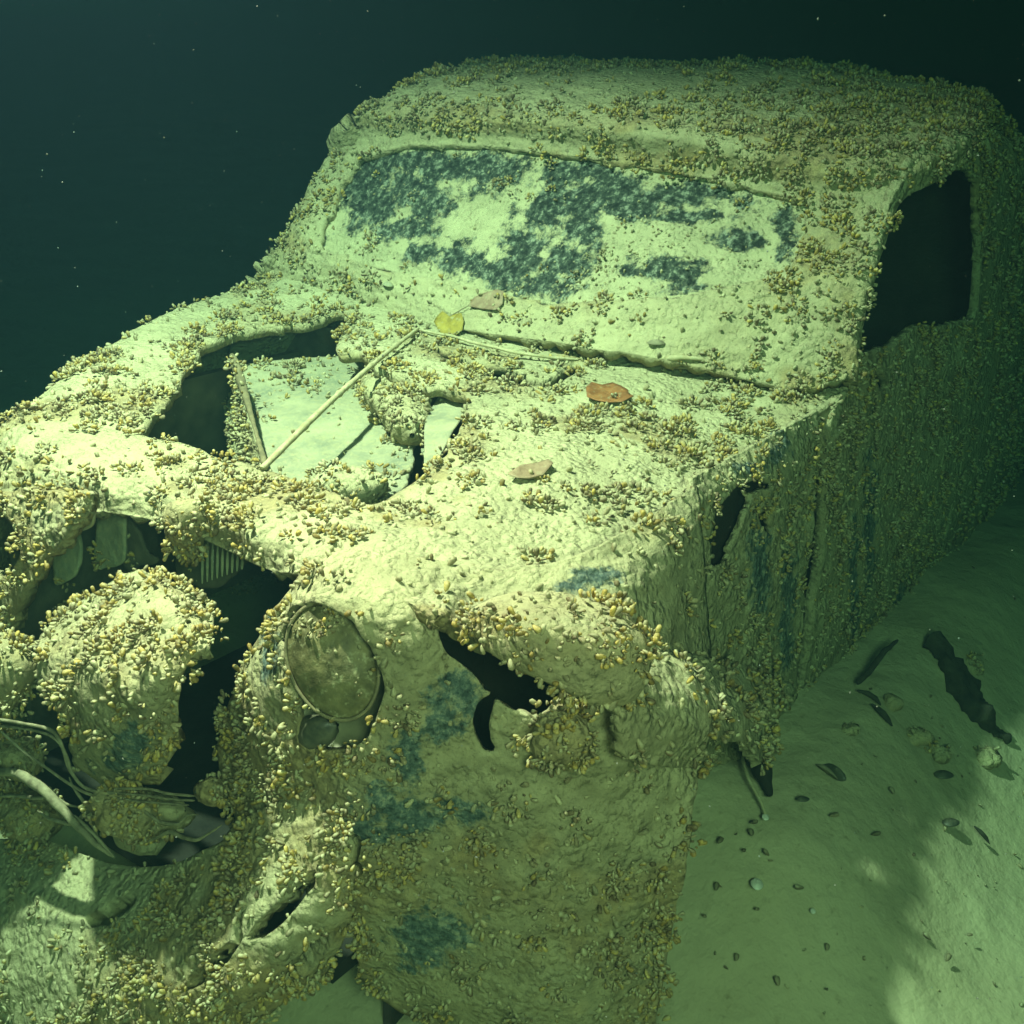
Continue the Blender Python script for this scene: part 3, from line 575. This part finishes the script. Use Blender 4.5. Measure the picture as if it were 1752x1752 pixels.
def hsurf(x0, y0, dz=.004):
    # the local plane of the surface below, a few millimetres up
    H = np.array([on(x0+a, y0+b) for a in (-28, 0, 28) for b in (-16, 0, 16)]); c = np.median(H, 0)
    H = H[np.abs(H[:, 2]-c[2]) < .05]
    k = np.linalg.lstsq(np.c_[H[:, :2], np.ones(len(H))], H[:, 2], rcond=None)[0]
    n = np.array([-k[0], -k[1], 1.]); n /= np.linalg.norm(n); q = np.array([0, 0, k[2]])+n*dz
    def f(x, y):
        d = ray(x, y); return CAM+d*(((q-CAM)@n)/(d@n))
    return f
leaf('yellow_leaf', [(768, 541), (757, 535), (748, 540), (742, 552), (748, 565), (758, 574), (770, 579), (782, 575), (791, 564), (793, 550), (789, 539), (780, 536), (771, 541)], M['yleaf'], hsurf(768, 545, .008), 'yellow heart-shaped leaf lying on the silt below the windscreen', stem=[(769, 542), (785, 532), (800, 524)])
leaf('faded_leaf', [(800, 528), (812, 512), (830, 500), (850, 497), (862, 503), (860, 520), (848, 532), (825, 532)], M['pleaf'], hsurf(832, 525, .006), 'faded pinkish leaf half buried in silt above the yellow leaf')
leaf('brown_leaf', [(1002, 668), (1012, 660), (1030, 658), (1048, 656), (1062, 664), (1074, 668), (1076, 678), (1084, 686), (1064, 688), (1040, 690), (1018, 690), (1004, 682)], M['oleaf'], hsurf(1040, 682, .008), 'orange-brown leaf with ragged edge on the silted hood', stem=[(1076, 684), (1092, 690)])
leaf('pink_leaf', [(868, 818), (890, 800), (915, 792), (938, 790), (946, 800), (930, 812), (905, 820), (884, 824)], M['pleaf'], hsurf(905, 812, .006), 'faded pink leaf under mussels on the near side of the hood')
def clam(name, px, py, h, L, m, label, cat='shell', group=None, tiltz=None, open_=False, ang=0.):
    """a ribbed half shell: a dome with growth rings"""
    c = h(px, py); n, k = 7, 16; V = []
    for i in range(n):
        r_ = i/(n-1)
        for j in range(k):
            a = 2*math.pi*j/k; x = L*r_*math.cos(a)*(1 if math.cos(a) > 0 else .8); y = L*.62*r_*math.sin(a)
            z = L*.32*(1-r_**2.2)*(1+.06*math.cos(r_*26)); ca, sa = math.cos(ang), math.sin(ang)
            V.append(c+np.array([x*ca-y*sa, x*sa+y*ca, z]))
    F = [(i*k+j, (i+1)*k+j, (i+1)*k+(j+1) % k, i*k+(j+1) % k) for i in range(n-1) for j in range(k)]
    o = raw(name, V, np.array(F), m); md = o.modifiers.new('thickness', 'SOLIDIFY'); md.thickness = .0015
    return tag(o, label, cat, group)
clam('ribbed_clam', 1122, 587, hsurf(1122, 590, .002), .023, M['cable'], 'grey ribbed clam shell lying on the cowl silt above the short twig', ang=2.2)
clam('grey_shell', 664, 487, hsurf(664, 490, .002), .022, M['pale'], 'pale half shell standing in silt below the left end of the windscreen', ang=1.0)
G = lambda x, y: ground_at(x, y)+np.array([0, 0, .006])
clam('white_shell', 1294, 1516, G, .018, M['white'], 'bright white shell fragment on the sand right of the fender', ang=.5)
clam('white_shell', 1390, 1563, G, .008, M['white'], 'tiny whitish shell chip on the sand right of the bright white shell', ang=.5)
clam('white_shell', 1309, 1402, lambda x, y: G(x, y), .011, M['white'], 'small white shell at the tip of the thin stalk beside the dark hollow', ang=.5)
clam('dark_shell', 1625, 1412, G, .021, M['blackshell'], 'dark oval shell on the sand near the right edge', ang=2.6)
clam('dark_shell', 1612, 1330, G, .024, M['blackshell'], 'dark shell with a stub of twig on the sand below the sunken log', ang=2.4)
clam('dark_shell', 1372, 1372, G, .014, M['blackshell'], 'small dark shell on the sand between the hollow and the gaping mussel', ang=2.4)
gm = empty('gaping_mussel', G(1420, 1322)); tag(gm, 'gaping empty mussel with both valves open on the sand', 'shell')
for dx, s in ((-6, 1), (8, -1)):
    c = G(1420+dx, 1322+abs(dx)*.5)-np.array(gm.location)
    V = []; n, k = 6, 14
    for i in range(n):
        for j in range(k):
            a = 2*math.pi*j/k; r_ = i/(n-1); V.append(c+np.array([.014*r_*math.cos(a)*.6+.010*r_*math.sin(a), .026*r_*math.sin(a), .010*(1-r_*r_)+.008*r_*math.cos(a)*s]))
    F = [(i*k+j, (i+1)*k+j, (i+1)*k+(j+1) % k, i*k+(j+1) % k) for i in range(n-1) for j in range(k)]
    o = raw('valve', V, np.array(F), M['blackshell'] if s < 0 else M['cable'], gm); md = o.modifiers.new('thickness', 'SOLIDIFY'); md.thickness = .0015
thing(tube('thin_stalk', [G(1262, 1300)+[0, 0, .03], G(1275, 1345)+[0, 0, .02], G(1300, 1385)+[0, 0, .01], G(1310, 1402)], [.0025, .003, .003, .002], M['wood'], None), 'thin pale stalk hanging out of the dark hollow beside the fender', 'twig')
thing(lump('sunken_log', [G(1592, 1112)+[0, 0, .03], G(1632, 1165)+[0, 0, .02], G(1662, 1215)+[0, 0, .015], G(1695, 1250)+[0, 0, .01], G(1724, 1272)], np.array([(.016, .016), (.024, .022), (.026, .022), (.013, .012), (.006, .006)]), None, M['log'], dens=.0, flat=1, disp=2.2, base=1.6), 'dark waterlogged log lying on the sand at far right', 'log')
thing(tube('dark_branch', [G(1530, 1132)+[0, 0, .05], G(1495, 1162)+[0, 0, .04], G(1464, 1190)+[0, 0, .02]], [.004, .007, .006], M['log'], None, wob=.02), 'dark branch leaning against the lower edge of the door', 'branch')
thing(tube('dark_branch', [G(1464, 1192)+[0, 0, .01], G(1490, 1202)+[0, 0, .01], G(1506, 1212)], [.004, .006, .003], M['log'], None, wob=.006), 'short dark stick at the foot of the leaning branch', 'branch')
thing(tube('dark_branch', [G(1488, 1216)+[0, 0, .01], G(1508, 1232)+[0, 0, .01], G(1526, 1246)], [.004, .007, .003], M['log'], None, wob=.004), 'short black stick lying alone on the sand below the door', 'branch')
thing(tube('dark_branch', [G(1664, 1422)+[0, 0, .006], G(1680, 1438)+[0, 0, .008], G(1692, 1448)], [.003, .005, .002], M['log'], None, wob=.003), 'thin black splinter beside the dark oval shell on the sand', 'branch')
rub = [(1455, 1248, .022, 'mussel-grown lump of rubble on the sand below the door'), (1572, 1262, .028, 'brown lump of rubble on the sand left of the log, nearest to it'), (1610, 1296, .02, 'small lump of rubble just above the dark shell with the twig stub'), (1690, 1300, .03, 'dark round lump of rubble right under the tip of the log'), (1530, 1210, .02, 'small lump of rubble at the fork of the dark branch'), (1660, 1140, .03, 'lump of rubble in the murk right of the upper end of the log')]
for x_, y_, r_, l_ in rub:
    c_ = G(x_, y_)-[0, 0, r_*.35]; r_ = r_*.8; thing(lump('rubble_lump', [c_+[-r_*1.3, r_*.3, 0], c_+[0, 0, r_*.3], c_+[r_*1.3, -r_*.4, 0]], np.array([(r_*.7, r_*.5), (r_, r_*.7), (r_*.6, r_*.4)]), None, dens=.5, clump=.2, brown=.8, ochre=.2, disp=1.5, base=1.5), l_, 'rubble', 'rubble on the sand')
thing(lump('dark_hollow_lump', [G(1212, 1264)+[0, 0, .05], G(1245, 1272)+[0, 0, .045], G(1280, 1300)+[0, 0, .03], G(1302, 1335)+[0, 0, .02], G(1316, 1366)], np.array([(.004, .006), (.016, .02), (.022, .022), (.014, .014), (.003, .003)]), None, M['dark'], dens=0, flat=1), 'black crescent lump standing in for the dark hollow under the torn running board', 'hollow stand-in')  # black lump added where only a dark void lies under the running board
# strands and pipes in front of the radiator opening
X = 1.36
strands = [
 ('cable_strand', [(-40, 1226), (40, 1238), (90, 1252), (112, 1290), (125, 1325), (150, 1350), (200, 1358)], .0028, 'pale cable curving from the left edge down to the mussel clump, upper of the pair'),
 ('cable_strand', [(-40, 1240), (50, 1248), (100, 1270), (120, 1320), (150, 1352)], .0022, 'second pale cable running just under the upper one at left'),
 ('cable_strand', [(0, 1250), (40, 1285), (95, 1325), (150, 1358), (190, 1366)], .0024, 'darker straight cable crossing under the pale pair at left'),
 ('cable_strand', [(195, 1350), (250, 1350), (290, 1358), (332, 1362)], .0020, 'thin strand bridging from clump to fender edge, topmost'),
 ('cable_strand', [(195, 1358), (250, 1362), (300, 1368), (332, 1370)], .0018, 'thin strand just below the topmost strand below the hump'),
 ('cable_strand', [(190, 1366), (240, 1372), (290, 1375), (322, 1378)], .0018, 'lowest thin strand bridging toward the fender edge')]
for n_, p, r_, l in strands: thing(tube(n_, [A(a, b, x=1.31-.0001*a) for a, b in p], r_, M['cable'], None, seg=6, wob=.003), l, 'cable', 'cable strands in front of the grille opening')
for q_, (p, l) in enumerate([
 ([(60, 1395), (110, 1410), (160, 1385), (215, 1395)], 'crooked thin twig across the debris below the cables, longest of its kind'),
 ([(120, 1330), (150, 1375), (165, 1430)], 'short twig hanging down from the cable bend'),
 ([(225, 1372), (260, 1400), (300, 1412), (335, 1400)], 'bent twig along the lower right of the debris'),
 ([(0, 1360), (45, 1372), (95, 1366), (140, 1380)], 'thin twig lying across the pipe at left'),
 ([(240, 1440), (280, 1425), (330, 1440), (372, 1420)], 'root-like twig at the bottom of the dark gap')]):
    thing(tube('debris_twig', [A(a, b, x=1.27) for a, b in p], [.002, .0032, .0028, .0015][:len(p)], M['cable'], None, seg=6, wob=.018), l, 'twig', 'twigs tangled in front of the grille opening')
thing(lump('debris_lump', [A(205, 1375, x=1.23), A(262, 1398, x=1.22), A(318, 1388, x=1.21)], np.array([(.018, .016), (.028, .022), (.018, .016)]), None, dens=1.0, brown=.4, disp=1.8, base=1.6), 'ragged crusted debris lump filling the right end of the dark gap', 'debris')
thing(tube('pipe', [A(-40, 1318, x=1.28), A(20, 1325, x=1.28), A(66, 1345, x=1.28), A(110, 1388, x=1.28), A(150, 1430, x=1.28), A(192, 1466, x=1.27)], [.0085, .0075, .0085, .007, .005, .003], M['cable'], None, seg=12, wob=.012), 'pale grey pipe lying diagonally above the silted valance', 'pipe')
thing(tube('thin_rod', [A(128, 1395, x=1.285), A(165, 1432, x=1.285), A(196, 1468, x=1.28)], [.003, .003, .002], M['cable'], None, seg=6), 'thin rod lying beside the lower end of the pale pipe', 'rod')
thing(lump('debris_lump', [A(170, 1350, x=1.28), A(215, 1385, x=1.27), A(262, 1405, x=1.24)], np.array([(.03, .025), (.035, .028), (.02, .02)]), None, dens=1.3, clump=.3, brown=.4, disp=1.4), 'mussel-covered lump of debris below the strands', 'debris')
thing(lump('debris_lump', [A(205, 1410, x=1.2), A(240, 1430, x=1.2), A(285, 1440, x=1.18)], np.array([(.02, .02), (.03, .025), (.02, .02)]), None, dens=.5), 'pale rounded debris lump beside the dark gap above the valance', 'debris')
thing(lump('debris_lump', [A(-40, 1385, x=1.2), A(30, 1378, x=1.2), A(90, 1420, x=1.2)], np.array([(.04, .03), (.045, .03), (.03, .02)]), None, dens=1.3, clump=.3, brown=.4, disp=1.5), 'long mussel-covered debris lump at the left edge under the pipe', 'debris')
thing(lump('debris_lump', [A(-40, 1290, x=1.2), A(20, 1290, x=1.2), A(60, 1310, x=1.2)], np.array([(.04, .03), (.035, .03), (.03, .02)]), None, dens=1.3, clump=.3, brown=.4, disp=1.5), 'mussel-covered debris lump at the left edge between cables and pipe', 'debris')
thing(lump('debris_lump', [A(340, 1352, x=1.2), A(365, 1352, x=1.2), A(385, 1356, x=1.19)], np.array([(.016, .016), (.022, .022), (.016, .014)]), None, dens=1.1, brown=.5), 'small tuft of mussels on the rim of the dark gap beside the strands', 'debris')

# ================================================================= MUSSELS
def mussel_base():
    n, k = 5, 5; V = [(0, 0, 0)]; t = np.array([.20, .52, .86])
    for s in t:
        wd = s**.55*math.sqrt(1-s**5)*.43; th = s**.5*math.sqrt(1-s**4)*.31
        for j in range(k):
            a = 2*math.pi*j/k; c, q = math.cos(a), math.sin(a)
            V.append((wd*c*(1 if c > 0 else .85)+.05*math.sin(s*3), th*np.sign(q)*abs(q)**.8*(1-.25*abs(c)**4), s))
    V.append((.02, 0, 1.0)); T = []; m_ = len(t)
    for j in range(k): T.append((0, 1+(j+1) % k, 1+j))
    for i in range(m_-1):
        for j in range(k):
            a = 1+i*k+j; b = 1+i*k+(j+1) % k; T += [(a, b, b+k), (a, b+k, a+k)]
    e = 1+(m_-1)*k; L = len(V)-1
    for j in range(k): T.append((e+j, e+(j+1) % k, L))
    return np.array(V), np.array(T)
MV, MT = mussel_base(); MV = MV-[0, 0, .15]
pal = np.array([(.53, .385, .095), (.51, .40, .135), (.34, .235, .06), (.44, .38, .21), (.36, .31, .17), (.20, .15, .07), (.45, .42, .24), (.37, .34, .19)])
cand = []
for si, (o, V, F, N, d, maxd, size, oc) in enumerate(SC):
    if d.max() <= 0.01: continue
    a = np.cross(V[F[:, 2]]-V[F[:, 0]], V[F[:, 3]]-V[F[:, 1]]); ar = .5*np.linalg.norm(a, axis=1)
    wgt = ar*np.clip(d[F].mean(1), 0, 1.2); tot_ = wgt.sum()
    def pick(n, wg):
        f = rng.choice(len(F), n, p=wg/wg.sum()); u, v = rng.random((2, n, 1)); Q = V[F[f]]
        return f, (Q[:, 0]*(1-u)+Q[:, 1]*u)*(1-v)+(Q[:, 3]*(1-u)+Q[:, 2]*u)*v, N[F[f, 0]]
    # clumps: mounds of mussels fanning out of a common root
    nc = rng.poisson(tot_*1000/size**2); ocf = np.broadcast_to(oc, (len(V),))
    f, P, NN = pick(nc, wgt) if nc else pick(1, wgt)
    px, z = proj(P); look = ((CAM-P)*NN).sum(1)/np.linalg.norm(CAM-P, axis=1)
    vis = (px[:, 0] > -120) & (px[:, 0] < 1880) & (px[:, 1] > -100) & (px[:, 1] < 1900)
    kp = (vis & (look > -.25)) | (rng.random(len(P)) < .12); f, P, NN = f[kp], P[kp], NN[kp]
    rc = (.007+.020*rng.random(len(P))**1.6)*size; k_ = np.maximum((rc/.0047/size)**2*rng.uniform(.7, 1.3, len(P)), 2).astype(int)
    ix = np.repeat(np.arange(len(P)), k_); n1 = len(ix); Nn_ = NN[ix]
    tv = rng.normal(0, 1, (n1, 3)); tv -= Nn_*(tv*Nn_).sum(1, keepdims=True); tv /= np.linalg.norm(tv, axis=1, keepdims=True)+1e-9
    rr1 = rng.random(n1)**.6; hgt = np.minimum(rc[ix]*.5, .010)
    P1 = P[ix]+tv*(rr1*rc[ix])[:, None]+Nn_*((1-rr1**2)*hgt)[:, None]
    D1 = Nn_*(1.15-.75*rr1)[:, None]+tv*(rr1*.95)[:, None]+rng.normal(0, .55, (n1, 3))
    oc1 = ocf[F[f, 0]]+.5*fbm(P, 5, 61, 2); ochre_ = rng.random(len(P)) < np.clip(oc1, .04, .96)
    pi1 = np.where(ochre_[ix] ^ (rng.random(n1) < .22), rng.integers(0, 3, n1), rng.integers(3, 6, n1))
    s1 = (.0064+.0110*rng.random(n1)**2)*size
    # loners, half sunk in the silt
    n2 = rng.poisson((ar.sum()*.22+tot_*.95)*2200/size**2) if tot_ > .003 else 0; n2 = max(n2, 1)
    f2, P2, N2 = pick(n2, wgt+ar*.26*np.clip(d[F].mean(1)*4, .15, 1))
    D2 = N2*.12+rng.normal(0, .7, (n2, 3)); s2 = (.009+.010*rng.random(n2)**1.6)*size
    P2 = P2-N2*(s2*rng.uniform(-.05, .28, n2))[:, None]; pi2 = np.where(rng.random(n2) < .80, rng.integers(6, 8, n2), rng.integers(2, 6, n2))
    P = np.concatenate([P1, P2]); NN = np.concatenate([Nn_, N2]); D = np.concatenate([D1, D2]); s = np.concatenate([s1, s2]); pi = np.concatenate([pi1, pi2]); n = len(P)
    bad = (D*NN).sum(1) < .05; D[bad] += NN[bad]*.9
    D /= np.linalg.norm(D, axis=1, keepdims=True)
    px, z = proj(P); look = ((CAM-P)*NN).sum(1)/np.linalg.norm(CAM-P, axis=1)
    vis = (px[:, 0] > -120) & (px[:, 0] < 1880) & (px[:, 1] > -100) & (px[:, 1] < 1900)
    kp = (vis & (look > -.35)) | (rng.random(n) < .3)
    P, NN, D, s, pi, px, z, look, vis = [q[kp] for q in (P, NN, D, s, pi, px, z, look, vis)]; n = len(P)
    R0 = np.cross(D, rng.normal(0, 1, (n, 3))); R0 /= np.linalg.norm(R0, axis=1, keepdims=True)+1e-9; R1 = np.cross(D, R0)
    c = pal[pi]*rng.uniform(.6, 1.15, (n, 1))
    cand.append((si, o, P, R0, R1, D, s, c, s*FOC/z*(look > .15)*vis, px))
def mesh_of(P, R0, R1, D, s, c, origin=None):
    V = P[:, None]+s[:, None, None]*(MV[None, :, :1]*R0[:, None]+MV[None, :, 1:2]*R1[:, None]+MV[None, :, 2:]*D[:, None])
    n, k = len(P), len(MV)
    T = (MT[None]+(np.arange(n)*k)[:, None, None]).reshape(-1, 3)
    return V.reshape(-1, 3), T, np.repeat(c, k, axis=0)
allsz = np.concatenate([q[8] for q in cand]); allpx = np.concatenate([q[9] for q in cand])
inf = (allpx[:, 0] > 5) & (allpx[:, 0] < 1747) & (allpx[:, 1] > 5) & (allpx[:, 1] < 1747)
order = np.argsort(-allsz*inf)[:700]
bpy.context.view_layer.update()
dg = bpy.context.evaluated_depsgraph_get()
off = np.cumsum([0]+[len(q[2]) for q in cand]); singles = {i: [] for i in range(len(cand))}; got = 0
for g_ in order:
    ci = int(np.searchsorted(off, g_, side='right')-1); li = g_-off[ci]; p = cand[ci][2][li]+cand[ci][5][li]*cand[ci][6][li]*.8
    dv = Vector(p-CAM); L = dv.length
    hit, loc, *_ = scene.ray_cast(dg, Vector(CAM), dv.normalized(), distance=L-.004)
    if hit: continue
    singles[ci].append(li); got += 1
    if got >= 290: break
tot = 0
for ci, (si, o, P, R0, R1, D, s, c, sz, px) in enumerate(cand):
    m_ = np.ones(len(P), bool); m_[singles[ci]] = False
    if m_.any():
        V, T, C = mesh_of(P[m_], R0[m_], R1[m_], D[m_], s[m_], c[m_])
        k = raw('mussel_crust', V, T, M['shell'], o, True, C, 'tint'); k['kind'] = 'stuff'; tot += len(T)
        if o.parent and o.parent.parent: k.parent = o.parent   # never a fourth level
    for li in singles[ci]:
        q = slice(li, li+1); V, T, C = mesh_of(P[q], R0[q], R1[q], D[q], s[q], c[q])
        V = V-P[li]; k = raw('mussel', V, T, M['shell'], o, True, C, 'tint'); k.location = P[li]
        if o.parent and o.parent.parent: k.parent = o.parent
print('MUSSELS', sum(len(q[2]) for q in cand));print('mussel tris', tot, 'singles', got)

# scattered mussels and shells lying on the sand: single things
spots = [(1228, 1447), (1284, 1412), (1285, 1434), (1275, 1458), (1314, 1468), (1224, 1527), (1298, 1560), (1204, 1570), (1373, 1524), (1414, 1630), (1420, 1400), (1528, 1362), (1330, 1690), (1258, 1648), (1415, 1696), (1492, 1432), (1590, 1612), (1618, 1648), (1655, 1605)]
where = ['close to the fender edge', 'below the thin stalk', 'in the row under the thin stalk', 'at the end of the row under the stalk', 'just right of the row under the stalk', 'left of the bright white shell', 'below the bright white shell', 'low beside the fender edge', 'between the two white shells and the shadow edge', 'in the shadow near its ragged edge', 'under the gaping mussel', 'right of the gaping mussel', 'at the bottom of the frame in shadow', 'at lower left on the sand', 'near the bottom edge by the shadow line', 'in the middle of the shaded sand', 'on the lit sand, leftmost there', 'on the lit sand, below its leftmost one', 'on the lit sand, centre', 'on the lit sand, upper edge', 'exactly on the ragged shadow edge', 'at the right frame edge above the lit sand', 'below the short black stick', 'above and right of the gaping mussel', 'at the foot of the cowl side', 'under the lower edge of the door', 'right of the thin stalk end', 'left of the dark oval shell', 'above the lit sand in shadow', 'low on the lit sand at right']
for (x, y), wh in zip(spots, where):
    p = G(x, y); D = np.array([rng.normal(), rng.normal(), .35]); D /= np.linalg.norm(D); R0 = np.cross(D, [0, 0, 1]); R0 /= np.linalg.norm(R0)
    V, T, C = mesh_of(np.zeros((1, 3)), R0[None], np.cross(D, R0)[None], D[None], np.array([rng.uniform(.009, .020)]), np.array([[.20, .17, .09]])*rng.uniform(.6, 1.3))
    k = raw('mussel', V, T, M['shell'], None, True, C, 'tint'); k.location = p
    tag(k, 'single brown mussel lying on the sand '+wh, 'mussel', 'mussels lying on the sand')
# fine grit and shell chips on the sand
n = 2600; gx = rng.uniform(-2.5, 1.6, n); gy = rng.uniform(.85, 3.2, n); gp = np.stack([gx, gy, gz(gx, gy)+.002], -1); gp[:, 2] += .03*fbm(gp*[1, 1, 0], 1.3, 2, 2)+.010*fbm(gp*[1, 1, 0], 7, 3, 3)
D = rng.normal(0, 1, (n, 3)); D /= np.linalg.norm(D, axis=1, keepdims=True); R0 = np.cross(D, rng.normal(0, 1, (n, 3))); R0 /= np.linalg.norm(R0, axis=1, keepdims=True)
V, T, C = mesh_of(gp, R0, np.cross(D, R0), D, .0025+.012*rng.random(n)**3.2, pal[rng.integers(3, 6, n)]*rng.uniform(.4, 1, (n, 1)))
k = raw('shell_grit', V, T, M['shell'], None, True, C, 'tint'); k['kind'] = 'stuff'; k['label'] = 'fine shell grit scattered over the sand'

# drifting specks in the water
n = 2200; d = rng.uniform(.9, 5.5, n)**1; P = np.array([CAM+ray(rng.uniform(-100, 1850), rng.uniform(-100, 1850))*t for t in d])
P += rng.normal(0, .02, P.shape); ov = np.array([(1, 0, 0), (-1, 0, 0), (0, 1, 0), (0, -1, 0), (0, 0, 1), (0, 0, -1)], float); of = np.array([(0, 2, 4), (2, 1, 4), (1, 3, 4), (3, 0, 4), (2, 0, 5), (1, 2, 5), (3, 1, 5), (0, 3, 5)])
s = (.0004+.0014*rng.random(n)**4)*np.sqrt(d/2)
V = (P[:, None]+ov[None]*s[:, None, None]*rng.uniform(.5, 1.5, (n, 1, 3))).reshape(-1, 3); T = (of[None]+(np.arange(n)*6)[:, None, None]).reshape(-1, 3)
k = raw('drifting_specks', V, T, M['snow']); k['kind'] = 'stuff'; k['label'] = 'white specks of silt drifting in the dark water'

# the water itself: one closed box of even green-blue murk
hz = box('haze', -58, 58, -58, 58, -1.6, 3.5, None); hz['kind'] = 'stuff'; hz['label'] = 'murky green water all around the wreck'
m = bpy.data.materials.new('murky_water'); m.use_nodes = True; t = m.node_tree; t.nodes.clear()
ou = t.nodes.new('ShaderNodeOutputMaterial'); pv = t.nodes.new('ShaderNodeVolumePrincipled')
pv.inputs['Density'].default_value = .31; pv.inputs['Color'].default_value = (.020, .050, .072, 1)
pv.inputs['Absorption Color'].default_value = (.02, .66, .48, 1); pv.inputs['Anisotropy'].default_value = .5
t.links.new(pv.outputs[0], ou.inputs['Volume']); hz.data.materials.append(m)
